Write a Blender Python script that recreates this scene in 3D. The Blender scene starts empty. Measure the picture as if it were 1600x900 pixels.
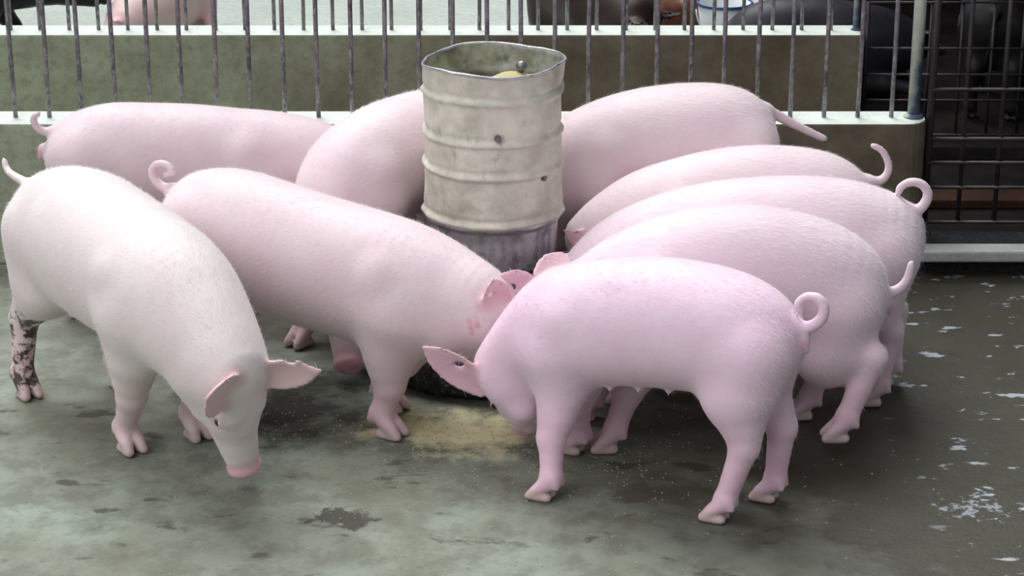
import bpy, bmesh, math, random
import numpy as np
from mathutils import Vector, Matrix

# ----------------------------------------------------------------------------------------------
# camera, daylight, exposure
# ----------------------------------------------------------------------------------------------
S = bpy.context.scene
COL = S.collection
CAM_H, PITCH, FPX = 2.5, math.radians(20.0), 3500.0

cam_data = bpy.data.cameras.new('camera')
cam_data.sensor_width = 36.0
cam_data.lens = 36.0 * FPX / 1600.0
cam_data.clip_end = 200
cam = bpy.data.objects.new('camera', cam_data)
cam.location = (0, 0, CAM_H)
cam.rotation_euler = (math.pi / 2 - PITCH, 0, 0)
COL.objects.link(cam)
S.camera = cam

S.view_settings.view_transform = 'Standard'
S.view_settings.look = 'None'
S.view_settings.gamma = 1.0
S.view_settings.use_curve_mapping = False
S.view_settings.exposure = 0.0

world = bpy.data.worlds.new('overcast_sky')
S.world = world
world.use_nodes = True
bg = world.node_tree.nodes['Background']
bg.inputs['Color'].default_value = (0.86, 0.93, 1.0, 1)
bg.inputs['Strength'].default_value = 0.31

def add_sun(name, direction, strength, angle, color):
    l = bpy.data.lights.new(name, 'SUN')
    l.energy, l.angle, l.color = strength, math.radians(angle), color
    o = bpy.data.objects.new(name, l)
    o.rotation_euler = Vector(direction).to_track_quat('-Z', 'Y').to_euler()
    o.location = (0, 0, 8)
    COL.objects.link(o)
add_sun('daylight_behind_pen', (0.25, -0.62, -1.0), 3.35, 40, (0.97, 1.0, 1.0))
add_sun('daylight_front_opening', (0.62, 0.62, -0.90), 1.6, 60, (1.0, 0.97, 1.0))

# ----------------------------------------------------------------------------------------------
# helpers
# ----------------------------------------------------------------------------------------------
CF = np.array([0, math.cos(PITCH), -math.sin(PITCH)])
CU = np.array([0, math.sin(PITCH), math.cos(PITCH)])
CR = np.array([1.0, 0, 0])
CO = np.array([0, 0, CAM_H])

def ray(px, py):
    return CF + (px - 800) / FPX * CR - (py - 450) / FPX * CU
def at_z(px, py, z=0.0):
    d = ray(px, py)
    return CO + d * ((z - CAM_H) / d[2])
def at_y(px, py, y):
    d = ray(px, py)
    return CO + d * (y / d[1])
def at_plane(px, py, p0, n):
    d = ray(px, py)
    return CO + d * (((p0 - CO) @ n) / (d @ n))
def scale_at(p):
    return FPX / ((np.asarray(p) - CO) @ CF)

def tag(o, label=None, cat=None, group=None, kind=None):
    if label: o['label'] = label
    if cat: o['category'] = cat
    if group: o['group'] = group
    if kind: o['kind'] = kind
    return o

def empty(name, loc=(0, 0, 0), rz=0.0):
    o = bpy.data.objects.new(name, None)
    o.location = loc
    o.rotation_euler = (0, 0, rz)
    o.empty_display_size = 0.1
    COL.objects.link(o)
    return o

def mesh_obj(name, me, mat=None, parent=None, smooth=False):
    o = bpy.data.objects.new(name, me)
    COL.objects.link(o)
    if parent is not None: o.parent = parent
    if mat is not None: me.materials.append(mat)
    if smooth:
        me.polygons.foreach_set('use_smooth', np.ones(len(me.polygons), bool))
    return o

def bm_obj(name, bm, mat=None, parent=None, smooth=False, bevel=0.0):
    me = bpy.data.meshes.new(name)
    bm.normal_update()
    bm.to_mesh(me)
    bm.free()
    o = mesh_obj(name, me, mat, parent, smooth)
    if bevel:
        m = o.modifiers.new('bevel', 'BEVEL')
        m.width, m.segments, m.limit_method = bevel, 2, 'ANGLE'
    return o

def add_box(bm, lo, hi):
    lo, hi = Vector(lo), Vector(hi)
    m = Matrix.Translation((lo + hi) / 2) @ Matrix.Diagonal((*(hi - lo), 1))
    bmesh.ops.create_cube(bm, size=1, matrix=m)

def add_tube(bm, pts, r, n=10, cap=True):
    """tube through pts; r a number or a list"""
    pts = [Vector(p) for p in pts]
    rs = r if isinstance(r, (list, tuple, np.ndarray)) else [r] * len(pts)
    rings, ref = [], None
    for i, p in enumerate(pts):
        t = (pts[min(i + 1, len(pts) - 1)] - pts[max(i - 1, 0)]).normalized()
        if ref is None:
            ref = Vector((0, 0, 1)) if abs(t.z) < 0.9 else Vector((1, 0, 0))
        a = (ref - t * ref.dot(t)).normalized()
        b = t.cross(a)
        ref = a
        rings.append([bm.verts.new(p + (a * math.cos(k * 2 * math.pi / n) + b * math.sin(k * 2 * math.pi / n)) * rs[i]) for k in range(n)])
    for r0, r1 in zip(rings, rings[1:]):
        for k in range(n):
            bm.faces.new((r0[k], r0[(k + 1) % n], r1[(k + 1) % n], r1[k]))
    if cap:
        bm.faces.new(rings[0][::-1])
        bm.faces.new(rings[-1])

def add_lathe(bm, prof, n=64, wob=None):
    """prof: list of (r, z); wob(angle, r, z) -> (r, z)"""
    rings = []
    for (r, z) in prof:
        ring = []
        for k in range(n):
            a = 2 * math.pi * k / n
            rr, zz = wob(a, r, z) if wob else (r, z)
            ring.append(bm.verts.new((rr * math.cos(a), rr * math.sin(a), zz)))
        rings.append(ring)
    for r0, r1 in zip(rings, rings[1:]):
        for k in range(n):
            bm.faces.new((r0[k], r0[(k + 1) % n], r1[(k + 1) % n], r1[k]))
    return rings

# ---- node helper -----------------------------------------------------------------------------
class NT:
    def __init__(self, name):
        self.m = bpy.data.materials.new(name)
        self.m.use_nodes = True
        self.t = self.m.node_tree
        self.b = self.t.nodes['Principled BSDF']
    def n(self, typ, **kw):
        nd = self.t.nodes.new(typ)
        for k, v in kw.items():
            if hasattr(nd, k): setattr(nd, k, v)
            else: self.set(nd.inputs[k.replace('_', ' ')], v)
        return nd
    def set(self, sock, v):
        if isinstance(v, bpy.types.NodeSocket): self.t.links.new(v, sock)
        elif isinstance(v, (tuple, list)) and len(v) == 3 and sock.type == 'RGBA': sock.default_value = (*v, 1)
        else: sock.default_value = v
    def coord(self, kind='Object'):
        return self.n('ShaderNodeTexCoord').outputs[kind]
    def mapping(self, vec, scale=(1, 1, 1), loc=(0, 0, 0), rot=(0, 0, 0)):
        m = self.n('ShaderNodeMapping')
        self.set(m.inputs['Vector'], vec)
        m.inputs['Scale'].default_value, m.inputs['Location'].default_value, m.inputs['Rotation'].default_value = scale, loc, rot
        return m.outputs[0]
    def noise(self, vec, scale, detail=6, rough=0.6, dist=0.0):
        nd = self.n('ShaderNodeTexNoise')
        self.set(nd.inputs['Vector'], vec)
        nd.inputs['Scale'].default_value, nd.inputs['Detail'].default_value = scale, detail
        nd.inputs['Roughness'].default_value, nd.inputs['Distortion'].default_value = rough, dist
        return nd.outputs['Fac']
    def ramp(self, fac, stops):
        nd = self.n('ShaderNodeValToRGB')
        self.set(nd.inputs[0], fac)
        el = nd.color_ramp.elements
        while len(el) < len(stops): el.new(0.5)
        for e, (p, c) in zip(el, stops):
            e.position = p
            e.color = (c, c, c, 1) if isinstance(c, (int, float)) else (*c, 1)
        return nd.outputs[0]
    def mix(self, fac, a, b, mode='MIX'):
        nd = self.n('ShaderNodeMix', data_type='RGBA', blend_type=mode)
        self.set(nd.inputs['Factor'], fac)
        self.set(nd.inputs['A'] if False else nd.inputs[6], a)
        self.set(nd.inputs[7], b)
        return nd.outputs[2]
    def math(self, op, a, b=0.5, clamp=False):
        nd = self.n('ShaderNodeMath', operation=op, use_clamp=clamp)
        self.set(nd.inputs[0], a)
        self.set(nd.inputs[1], b)
        return nd.outputs[0]
    def bump(self, h, strength=0.3, dist=0.01, normal=None):
        nd = self.n('ShaderNodeBump')
        self.set(nd.inputs['Height'], h)
        nd.inputs['Strength'].default_value, nd.inputs['Distance'].default_value = strength, dist
        if normal is not None: self.set(nd.inputs['Normal'], normal)
        return nd.outputs[0]
    def out(self, **kw):
        for k, v in kw.items():
            self.set(self.b.inputs[k.replace('_', ' ')], v)
        return self.m
# ----------------------------------------------------------------------------------------------
# animals: one continuous surface from a distance field (spine sections, limbs, head, ears, tail)
# ----------------------------------------------------------------------------------------------
def unit(v):
    v = np.asarray(v, float)
    return v / (np.linalg.norm(v) + 1e-12)

def smin(a, b, k):
    h = np.clip(0.5 + 0.5 * (b - a) / k, 0, 1)
    return b + (a - b) * h - k * h * (1 - h)

def smax(a, b, k):
    return -smin(-a, -b, k)

def d_cone(p, a, b, ra, rb):
    """tapered capsule"""
    ab = b - a
    t = np.clip(((p - a) @ ab) / (ab @ ab + 1e-12), 0, 1)
    return np.linalg.norm(p - a - t[:, None] * ab, axis=1) - (ra + (rb - ra) * t)

def d_ell(p, c, axes, radii):
    q = ((p - c) @ np.array(axes).T) / np.array(radii)
    l = np.linalg.norm(q, axis=1)
    o = np.linalg.norm(p - c, axis=1)
    return np.where(l < 1e-6, -min(radii), o * (1 - 1 / np.maximum(l, 1e-6)))

def catmull(P, n):
    P = np.asarray(P, float)
    Q = np.vstack([2 * P[0] - P[1], P, 2 * P[-1] - P[-2]])
    out = []
    segs = len(P) - 1
    for k in range(n):
        u = k / (n - 1) * segs
        i = min(int(u), segs - 1)
        t = u - i
        a, b, c, d = Q[i], Q[i + 1], Q[i + 2], Q[i + 3]
        out.append(0.5 * (2 * b + (c - a) * t + (2 * a - 5 * b + 4 * c - d) * t * t + (3 * b - a - 3 * c + d) * t ** 3))
    return np.array(out)

def surface_nets(D, org, h):
    """closed quad mesh of the zero level of D (negative inside)"""
    neg = D < 0
    nx, ny, nz = D.shape
    c = np.zeros((nx - 1, ny - 1, nz - 1), np.int8)
    for i in (0, 1):
        for j in (0, 1):
            for k in (0, 1):
                c += neg[i:nx - 1 + i, j:ny - 1 + j, k:nz - 1 + k]
    act = (c > 0) & (c < 8)
    ids = np.full(act.shape, -1, np.int64)
    I = np.argwhere(act)
    ids[act] = np.arange(len(I))
    V = np.zeros((len(I), 3))
    W = np.zeros(len(I))
    corners = [(i, j, k) for i in (0, 1) for j in (0, 1) for k in (0, 1)]
    for a in range(8):
        for b in range(a + 1, 8):
            ca, cb = np.array(corners[a]), np.array(corners[b])
            if np.abs(ca - cb).sum() != 1: continue
            da = D[tuple((I + ca).T)]
            db = D[tuple((I + cb).T)]
            m = (da < 0) != (db < 0)
            t = np.where(m, da / np.where(m, da - db, 1), 0)
            V += np.where(m[:, None], ca + t[:, None] * (cb - ca), 0)
            W += m
    V = V / W[:, None] + I
    faces = []
    for ax in range(3):
        sl0 = [slice(None)] * 3
        sl1 = [slice(None)] * 3
        sl0[ax] = slice(0, -1)
        sl1[ax] = slice(1, None)
        a, b = neg[tuple(sl0)], neg[tuple(sl1)]
        u, v = [(1, 2), (2, 0), (0, 1)][ax]
        for flip, m in ((False, a & ~b), (True, ~a & b)):
            E = np.argwhere(m)
            E = E[(E[:, u] > 0) & (E[:, v] > 0) & (E[:, u] < D.shape[u] - 1) & (E[:, v] < D.shape[v] - 1)]
            du = np.zeros(3, int); du[u] = 1
            dv = np.zeros(3, int); dv[v] = 1
            q = [ids[tuple((E - du - dv).T)], ids[tuple((E - dv).T)], ids[tuple(E.T)], ids[tuple((E - du).T)]]
            q = np.stack(q, 1)
            faces.append(q[:, ::-1] if flip else q)
    F = np.vstack(faces)
    V = V * h + org
    return V, F

def relax(V, F, it, w=0.5, keep=None):
    E = np.vstack([F[:, [0, 1]], F[:, [1, 2]], F[:, [2, 3]], F[:, [3, 0]]])
    E = np.unique(np.sort(E, 1), axis=0)
    n = len(V)
    cnt = np.bincount(E.ravel(), minlength=n)[:, None]
    for _ in range(it):
        A = np.zeros_like(V)
        for k in range(3):
            A[:, k] = np.bincount(E[:, 0], V[E[:, 1], k], n) + np.bincount(E[:, 1], V[E[:, 0], k], n)
        N = V + w * (A / cnt - V)
        V = N if keep is None else V + (N - V) * keep[:, None]
    return V

def grid_mesh(field, lo, hi, h):
    lo, hi = np.array(lo) - 3 * h, np.array(hi) + 3 * h
    R = 4
    n = (np.ceil((hi - lo) / (h * R)).astype(int) + 1) * R
    nc = n // R
    ax = [lo[i] + (np.arange(nc[i]) + 0.5 - 0.5 / R) * h * R for i in range(3)]
    G = np.stack(np.meshgrid(*ax, indexing='ij'), -1).reshape(-1, 3)
    C = field(G).reshape(nc)
    D = np.repeat(np.repeat(np.repeat(C, R, 0), R, 1), R, 2).astype(float)
    near = np.argwhere(np.abs(C) < h * R * 2.2)
    off = np.stack(np.meshgrid(*[np.arange(R)] * 3, indexing='ij'), -1).reshape(-1, 3)
    idx = (near[:, None, :] * R + off[None]).reshape(-1, 3)
    val = np.empty(len(idx))
    for s in range(0, len(idx), 150000):
        val[s:s + 150000] = field(lo + idx[s:s + 150000] * h)
    D[tuple(idx.T)] = val
    return surface_nets(D, lo, h)

def make_mesh(name, V, F, attrs=None):
    me = bpy.data.meshes.new(name)
    me.vertices.add(len(V))
    me.vertices.foreach_set('co', V.astype(np.float32).ravel())
    me.loops.add(F.size)
    me.loops.foreach_set('vertex_index', F.astype(np.int32).ravel())
    me.polygons.add(len(F))
    me.polygons.foreach_set('loop_start', np.arange(0, F.size, 4, dtype=np.int32))
    me.polygons.foreach_set('use_smooth', np.ones(len(F), bool))
    me.update(calc_edges=True)
    me.validate()
    for k, v in (attrs or {}).items():
        a = me.attributes.new(k, 'FLOAT', 'POINT')
        a.data.foreach_set('value', v.astype(np.float32))
    return me

class Pig:
    """spine sections, feet, head and tail are given in the photo's frame and set at their depth on the pig's own
    upright middle plane (through the floor points hind and front)."""
    def __init__(self, hind, front, stations, size=1.0):
        self.sz = size
        self.hind, self.front = np.array([*hind[:2], 0.0]), np.array([*front[:2], 0.0])
        self.h = unit(self.front - self.hind)
        self.left = np.array([-self.h[1], self.h[0], 0.0])
        self.up = np.array([0, 0, 1.0])
        C, Rr = [], []
        for s in stations:
            if s[0] == 'W':
                C.append(np.array(s[1:4], float)); Rr.append(s[4])
                continue
            lat = s[3] if len(s) > 3 else 0.0
            p = self.P(s[0], s[1], lat)
            C.append(p)
            Rr.append(s[2] / scale_at(p))
        self.st, self.sr = np.array(C), np.array(Rr)
        CR_ = catmull(np.column_stack([self.st, self.sr]), 40)
        self.C, self.Rr = CR_[:, :3], CR_[:, 3]
        T = np.gradient(self.C, axis=0)
        T /= np.linalg.norm(T, axis=1)[:, None]
        Sd = np.cross(np.tile(self.up, (len(T), 1)), T)
        bad = np.linalg.norm(Sd, axis=1) < 0.25
        Sd[bad] = self.left
        Sd = np.where((Sd @ self.left)[:, None] < 0, -Sd, Sd)
        Sd /= np.linalg.norm(Sd, axis=1)[:, None]
        self.T, self.Sd = T, Sd
        self.Dd = np.cross(T, Sd)
        self.feet, self.tail, self.blobs, self.ears, self.cuts = {}, None, [], [], []
        self.teats = 0
        self.nips = []
        self.eye_f, self.eye_d = 0.34, -0.135
        self.wide = 0.94
    def P(self, px, py, lat=0.0):
        return at_plane(px, py, self.hind + self.left * lat, self.left)
    def spine(self, u):
        """point, radius at 0..1 along the given sections"""
        x = u * (len(self.C) - 1)
        i = min(int(x), len(self.C) - 2)
        t = x - i
        return self.C[i] * (1 - t) + self.C[i + 1] * t, self.Rr[i] * (1 - t) + self.Rr[i + 1] * t
    # ---- limbs
    def leg_front(self, side, foot, u=0.68, lift=0.0, toe=None, knee=0.012):
        z, L, h = self.sz, self.left * side, self.h if toe is None else unit(toe)
        c, r = self.spine(u)
        foot = np.array([foot[0], foot[1], lift]) - h * 0.022 * z
        sh = c + L * r * 0.50 + self.up * (-0.25 * r)
        el = c + L * r * 0.46 - self.up * (r * 0.86) - self.h * 0.02 * z
        an = foot + self.up * 0.062 * z - h * 0.012 * z
        kn = el * 0.45 + an * 0.55 + h * knee * z
        mid = el * 0.72 + an * 0.28 + h * 0.004 * z
        return dict(kind='front', u=u, side=side, foot=foot, an=an, h=h, chain=[
            (sh, el, 0.090 * z, 0.066 * z, 0.06), (el, mid, 0.064 * z, 0.050 * z, 0.03),
            (mid, kn, 0.048 * z, 0.040 * z, 0.02), (kn, an, 0.036 * z, 0.027 * z, 0.014)])
    def leg_hind(self, side, foot, u=0.16, lift=0.0, toe=None, hock=0.045, hz=None):
        z, L, h = self.sz, self.left * side, self.h if toe is None else unit(toe)
        c, r = self.spine(u)
        foot = np.array([foot[0], foot[1], lift]) - h * 0.022 * z
        hip = c + L * r * 0.42 - self.up * 0.02 + self.h * 0.01
        kn = c + L * r * 0.48 - self.up * (r * 0.88) + self.h * 0.045 * z
        an = foot + self.up * 0.062 * z - h * 0.012 * z
        top = np.array([an[0], an[1], 0]) * 0.62 + np.array([kn[0], kn[1], 0]) * 0.38
        hk = top - h * hock * z
        hk[2] = (hz if hz else 0.215 * z) + lift
        mid = kn * 0.45 + hk * 0.55 - h * 0.012 * z
        return dict(kind='hind', u=u, side=side, foot=foot, an=an, h=h, chain=[
            (hip, kn - h * 0.02 * z, 0.100 * z, 0.086 * z, 0.06), (kn - h * 0.015 * z, mid, 0.080 * z, 0.054 * z, 0.035),
            (mid, hk, 0.052 * z, 0.041 * z, 0.02), (hk, an, 0.037 * z, 0.027 * z, 0.014)])
    def set_feet(self, fl=None, fr=None, hl=None, hr=None, uf=0.68, uh=0.16, opts={}):
        for k, v, fn, side, u in (('fl', fl, self.leg_front, 1, uf), ('fr', fr, self.leg_front, -1, uf),
                                  ('hl', hl, self.leg_hind, 1, uh), ('hr', hr, self.leg_hind, -1, uh)):
            if v is None:
                c, r = self.spine(u)
                v = c + self.left * side * 0.085 * self.sz + self.h * (0.02 if k[0] == 'f' else -0.03) * self.sz
            self.feet[k] = fn(side, v, u, **opts.get(k, {}))
    # ---- head
    def set_head(self, poll, snout, dorsal=None, length=None):
        self.poll, tip = np.asarray(poll, float), np.asarray(snout, float)
        v = tip - self.poll
        d = self.h + 0.6 * self.up if dorsal is None else np.asarray(dorsal, float)
        vh = unit(v)
        dp = unit(d - vh * (d @ vh))
        a = math.atan(0.255)
        self.hf = vh * math.cos(a) + dp * math.sin(a)
        self.hd = dp * math.cos(a) - vh * math.sin(a)
        self.HL = np.linalg.norm(v) * math.cos(a)
        self.hs = np.cross(self.hd, self.hf)
        # hs is the animal's left
    def H(self, f, d, s):
        return self.poll + self.HL * (self.hf * f + self.hd * d + self.hs * s)
    def add_ear(self, side, tip=None, width=0.20, cup=0.35, facing=None, notch=(), base=(0.07, -0.06, 0.19), droop=0.06):
        b = self.H(base[0], base[1], base[2] * side)
        if tip is None: tip = b + self.HL * (self.hf * 0.30 + self.hd * 0.24 + self.hs * side * 0.42)
        self.ears.append(dict(b=b, tip=np.asarray(tip, float), side=side, w=width * self.HL, cup=cup, notch=notch, droop=droop,
                              facing=unit(self.hf * 0.8 - self.hd * 0.2 + self.hs * side * 0.5) if facing is None else unit(facing)))
    def ear_points(self, e):
        ax = e['tip'] - e['b']
        L = np.linalg.norm(ax)
        a = ax / L
        n = unit(e['facing'] - a * (e['facing'] @ a))
        w = np.cross(n, a)
        pts, rad = [], []
        nu, nv = 34, 21
        for i in range(nu):
            u = i / (nu - 1)
            W = e['w'] * (0.62 + 1.25 * u - 1.15 * u * u) * math.sqrt(max(1e-4, 1 - u ** 5.0))
            for j in range(nv):
                v = -1 + 2 * j / (nv - 1)
                cup = e['cup'] * (1 - 0.55 * u)
                q = e['b'] + a * L * (u * (1 - 0.06 * v * v)) + w * W * v * (1 - 0.25 * cup * abs(v)) + n * (cup * W * (v * v - 0.35) - e['droop'] * L * (u * u))
                ok = True
                for (nu_, nv_, nr) in e['notch']:
                    if math.hypot((u - nu_) * L, (v - nv_) * W) < nr * self.HL: ok = False
                if ok:
                    pts.append(q)
                    rad.append((0.0085 - 0.0030 * u - 0.0018 * abs(v)) * (0.85 + 0.15 * self.sz))
        return np.array(pts), np.array(rad)
    # ---- the field
    def d_trunk(self, p):
        best = np.full(len(p), 1e9)
        C, Rr, Sd, Dd, T = self.C, self.Rr, self.Sd, self.Dd, self.T
        for i in range(len(C) - 1):
            ab = C[i + 1] - C[i]
            t = np.clip(((p - C[i]) @ ab) / (ab @ ab), 0, 1)
            o = p - C[i] - t[:, None] * ab
            r = Rr[i] + (Rr[i + 1] - Rr[i]) * t
            a = o @ Sd[i] * (1 - t) + o @ Sd[i + 1] * t
            b = o @ Dd[i] * (1 - t) + o @ Dd[i + 1] * t
            l2 = (o * o).sum(1)
            c2 = np.maximum(l2 - a * a - b * b, 0)
            q = np.sqrt((a / (r * self.wide)) ** 2 + (b / r) ** 2 + c2 / (r * 0.62) ** 2)
            best = np.minimum(best, np.sqrt(l2) * (1 - 1 / np.maximum(q, 1e-4)) - (q < 1e-4) * r)
        return best
    def d_head(self, p):
        L = self.HL
        q = np.stack([(p - self.poll) @ self.hf, (p - self.poll) @ self.hd, (p - self.poll) @ self.hs], 1) / L
        q[:, 2] = np.abs(q[:, 2])
        v = lambda *a: np.array(a, float)
        d = d_cone(q, v(0.02, -0.27, 0), v(0.38, -0.25, 0), 0.29, 0.225)
        d = smin(d, d_cone(q, v(0.36, -0.25, 0.0), v(0.90, -0.27, 0), 0.205, 0.142), 0.10)
        d = smin(d, d_cone(q, v(0.10, -0.46, 0.13), v(0.34, -0.43, 0.12), 0.17, 0.13), 0.10)
        d = smin(d, d_cone(q, v(0.30, -0.47, 0.03), v(0.82, -0.39, 0.0), 0.155, 0.095), 0.06)
        d = smin(d, np.linalg.norm(q - v(0.33, -0.085, 0.125), axis=1) - 0.075, 0.08)
        # nose disc
        rr = np.hypot(q[:, 1] + 0.255, q[:, 2] * 0.95)
        disc = np.hypot(np.maximum(rr - 0.118, 0), np.maximum(np.abs(q[:, 0] - 0.955) - 0.012, 0)) - 0.024
        d = smin(d, disc, 0.035)
        d = smax(d, -(np.linalg.norm((q - v(1.0, -0.25, 0.05)) * v(0.6, 1.0, 1.3), axis=1) - 0.034), 0.012)
        # eye slit, mouth line
        if hasattr(self, 'eye_s'):
            es = self.eye_s
            d = smax(d, -(np.linalg.norm((q - v(self.eye_f + 0.003, self.eye_d + 0.005, es + 0.012)) * v(0.8, 1.2, 1.0), axis=1) - 0.040), 0.02)
            d = smin(d, d_cone(q, v(self.eye_f - 0.06, self.eye_d + 0.042, es - 0.022), v(self.eye_f + 0.04, self.eye_d + 0.044, es - 0.026), 0.022, 0.016), 0.025)
            d = smin(d, d_cone(q, v(self.eye_f - 0.04, self.eye_d - 0.042, es - 0.010), v(self.eye_f + 0.05, self.eye_d - 0.037, es - 0.014), 0.016, 0.012), 0.02)
        d = smax(d, -d_cone(q, v(0.52, -0.42, 0.165), v(0.92, -0.335, 0.12), 0.016, 0.018), 0.014)
        ring = np.hypot(q[:, 0] - 0.895, rr - 0.158)
        d = smax(d, -(ring - 0.022), 0.02)
        ring = np.hypot(q[:, 0] - 0.80, np.hypot(q[:, 1] + 0.255, q[:, 2]) - 0.172)
        d = smax(d, -np.where(q[:, 1] > -0.30, ring - 0.014, 1.0), 0.025)
        return d * L
    def d_leg(self, p, lg):
        z = self.sz
        ch = lg['chain']
        d = d_cone(p, *ch[0][:4])
        for a, b, ra, rb, k in ch[1:]:
            d = smin(d, d_cone(p, a, b, ra, rb), k)
        h, an, f = lg['h'], lg['an'], lg['foot']
        s = np.cross(self.up, h)
        d = smin(d, np.linalg.norm(p - an, axis=1) - 0.030 * z, 0.015)
        toes = np.full(len(p), 1e9)
        for k in (-1, 1):
            a = f + self.up * 0.048 * z + s * k * 0.013 * z
            b = f + self.up * 0.012 * z + s * k * 0.0195 * z + h * 0.041 * z
            toes = np.minimum(toes, d_cone(p, a, b, 0.0210 * z, 0.0130 * z))
            a2 = f + self.up * 0.012 * z + s * k * 0.0155 * z - h * 0.006 * z
            toes = np.minimum(toes, d_cone(p, a2, b, 0.0150 * z, 0.0130 * z))
            c = f + self.up * 0.068 * z + s * k * 0.017 * z - h * 0.026 * z
            e = f + self.up * 0.046 * z + s * k * 0.019 * z - h * 0.036 * z
            toes = np.minimum(toes, d_cone(p, c, e, 0.0130 * z, 0.0085 * z))
        d = smin(d, toes, 0.007)
        return smax(d, (lg['foot'][2] + 0.001) - p[:, 2], 0.004)
    def box(self, pts, pad):
        pts = np.asarray(pts)
        return pts.min(0) - pad, pts.max(0) + pad
    def local(self, D, p, lo, hi, fn, k):
        m = np.all((p > lo) & (p < hi), axis=1)
        if m.any():
            q = p[m]
            D[m] = smin(D[m], fn(q), k)
    def field(self, p):
        D = self.d_trunk(p)
        for lg in self.feet.values():
            pts = [lg['foot']] + [c[i] for c in lg['chain'] for i in (0, 1)]
            lo, hi = self.box(pts, 0.25)
            self.local(D, p, lo, hi, lambda q: self.d_leg(q, lg), 0.040 * self.sz)
        for a, b, ra, rb, k in self.blobs:
            lo, hi = self.box([a, b], max(ra, rb) + 0.1)
            self.local(D, p, lo, hi, lambda q: d_cone(q, a, b, ra, rb), k)
        if hasattr(self, 'poll'):
            lo, hi = self.box([self.H(0, 0, 0), self.H(1, -0.5, 0)], 0.8 * self.HL)
            self.local(D, p, lo, hi, self.d_head, 0.05 * self.sz)
            for e in self.ears:
                pts, rad = e['pts']
                lo, hi = self.box(pts, 0.06)
                def fe(q):
                    best = np.full(len(q), 1e9)
                    for s in range(0, len(q), 4000):
                        qq = q[s:s + 4000]
                        dd = np.sqrt(np.maximum(((qq ** 2).sum(1)[:, None] + (pts ** 2).sum(1)[None] - 2 * qq @ pts.T), 0)) - rad
                        best[s:s + 4000] = dd.min(1)
                    return best
                self.local(D, p, lo, hi, fe, 0.014)
        if self.tail is not None:
            for i in range(len(self.tail) - 1):
                a, b = self.tail[i], self.tail[i + 1]
                lo, hi = self.box([a[:3], b[:3]], 0.07)
                self.local(D, p, lo, hi, lambda q: d_cone(q, a[:3], b[:3], a[3], b[3]), 0.022 if i < 3 else 0.004)
        for a, b, r in self.cuts:
            lo, hi = self.box([a, b], r + 0.05)
            m = np.all((p > lo) & (p < hi), axis=1)
            if m.any(): D[m] = smax(D[m], -d_cone(p[m], a, b, r, r), 0.01)
        return D
    def set_tail(self, pts, r0=0.017, r1=0.0085, n=26):
        pts = catmull(np.array(pts), n)
        self.tail = [np.array([*p, r0 + (r1 - r0) * (i / (n - 1)) ** 0.7]) for i, p in enumerate(pts)]
    def build(self, name, mat, h=0.007, mud=None, tint=(1, 1, 1)):
        self.tint = (*tint, 1)
        for e in self.ears: e['pts'] = self.ear_points(e)
        for lg in self.feet.values():          # shoulder blade and ham stand out from the barrel
            L, z = self.left * lg['side'], self.sz
            if lg['kind'] == 'front':
                c, r = self.spine(lg['u'] - 0.02)
                self.blobs.append((c + L * r * 0.46 + self.up * r * 0.25 - self.h * 0.015, lg['chain'][0][1] + self.up * 0.05 * z, 0.082 * z, 0.070 * z, 0.02))
            else:
                c, r = self.spine(lg['u'] - 0.03)
                self.blobs.append((c + L * r * 0.42 + self.h * 0.01, lg['chain'][0][1] - self.h * 0.02 * z + self.up * 0.03, 0.100 * z, 0.088 * z, 0.02))
        if self.teats:
            for i in range(self.teats):
                u = 0.30 + 0.30 * i / (self.teats - 1)
                c, r = self.spine(u)
                for s in (-1, 1):
                    b = c - self.up * r * 0.94 + self.left * s * 0.055 * self.sz
                    self.blobs.append((b + self.up * 0.004, b - self.up * 0.016, 0.010, 0.0055, 0.010))
                    self.nips.append(b)
        if hasattr(self, 'poll'):
            ss = np.linspace(0.08, 0.42, 60)
            dd = self.d_head(np.array([self.H(self.eye_f, self.eye_d, s) for s in ss]))
            self.eye_s = float(ss[np.argmax(dd > 0)]) if (dd > 0).any() else 0.2
        pts = [c + d * r for c, r in zip(self.C, self.Rr) for d in np.vstack([np.eye(3), -np.eye(3)])]
        pts += [lg['foot'] + d for lg in self.feet.values() for d in (np.array([.08, .08, 0]), np.array([-.08, -.08, 0]))]
        pts += [c[1] + np.array([d, d, 0]) for lg in self.feet.values() for c in lg['chain'] for d in (-.1, .1)]
        if hasattr(self, 'poll'):
            pts += [self.H(a, b, c) for a in (0, 1.05) for b in (-0.65, 0.1) for c in (-0.4, 0.4)]
            pts += [q for e in self.ears for q in e['pts'][0]]
        if self.tail is not None: pts += [t[:3] for t in self.tail]
        lo, hi = self.box(pts, 0.02)
        V, F = grid_mesh(self.field, lo, hi, h)
        V = relax(V, F, 2, 0.5)
        keep = np.clip((V[:, 2] - 0.10) / 0.12, 0, 1)
        if hasattr(self, 'poll'):
            hx = (V - self.poll) @ self.hf / self.HL
            keep *= np.clip((-0.10 - hx) / 0.25 + 0.4, 0, 1)
            for e in self.ears:
                keep *= np.clip(np.linalg.norm(V - (e['b'] * 0.5 + e['tip'] * 0.5), axis=1) / 0.10 - 1.0, 0, 1)
        if self.tail is not None:
            dt = np.min([np.linalg.norm(V - t[:3], axis=1) for t in self.tail], 0)
            keep *= np.clip(dt / 0.03 - 0.9, 0, 1)
        for b in self.nips: keep *= np.clip(np.linalg.norm(V - b, axis=1) / 0.02 - 0.6, 0, 1)
        V = relax(V, F, 9, 0.6, keep)
        # own colours: rosy skin, horn of the claws, dried mud
        pink = np.zeros(len(V)); horn = np.zeros(len(V)); dirt = np.zeros(len(V))
        bump_ = lambda d, r: np.clip(1 - d / r, 0, 1)
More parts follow.
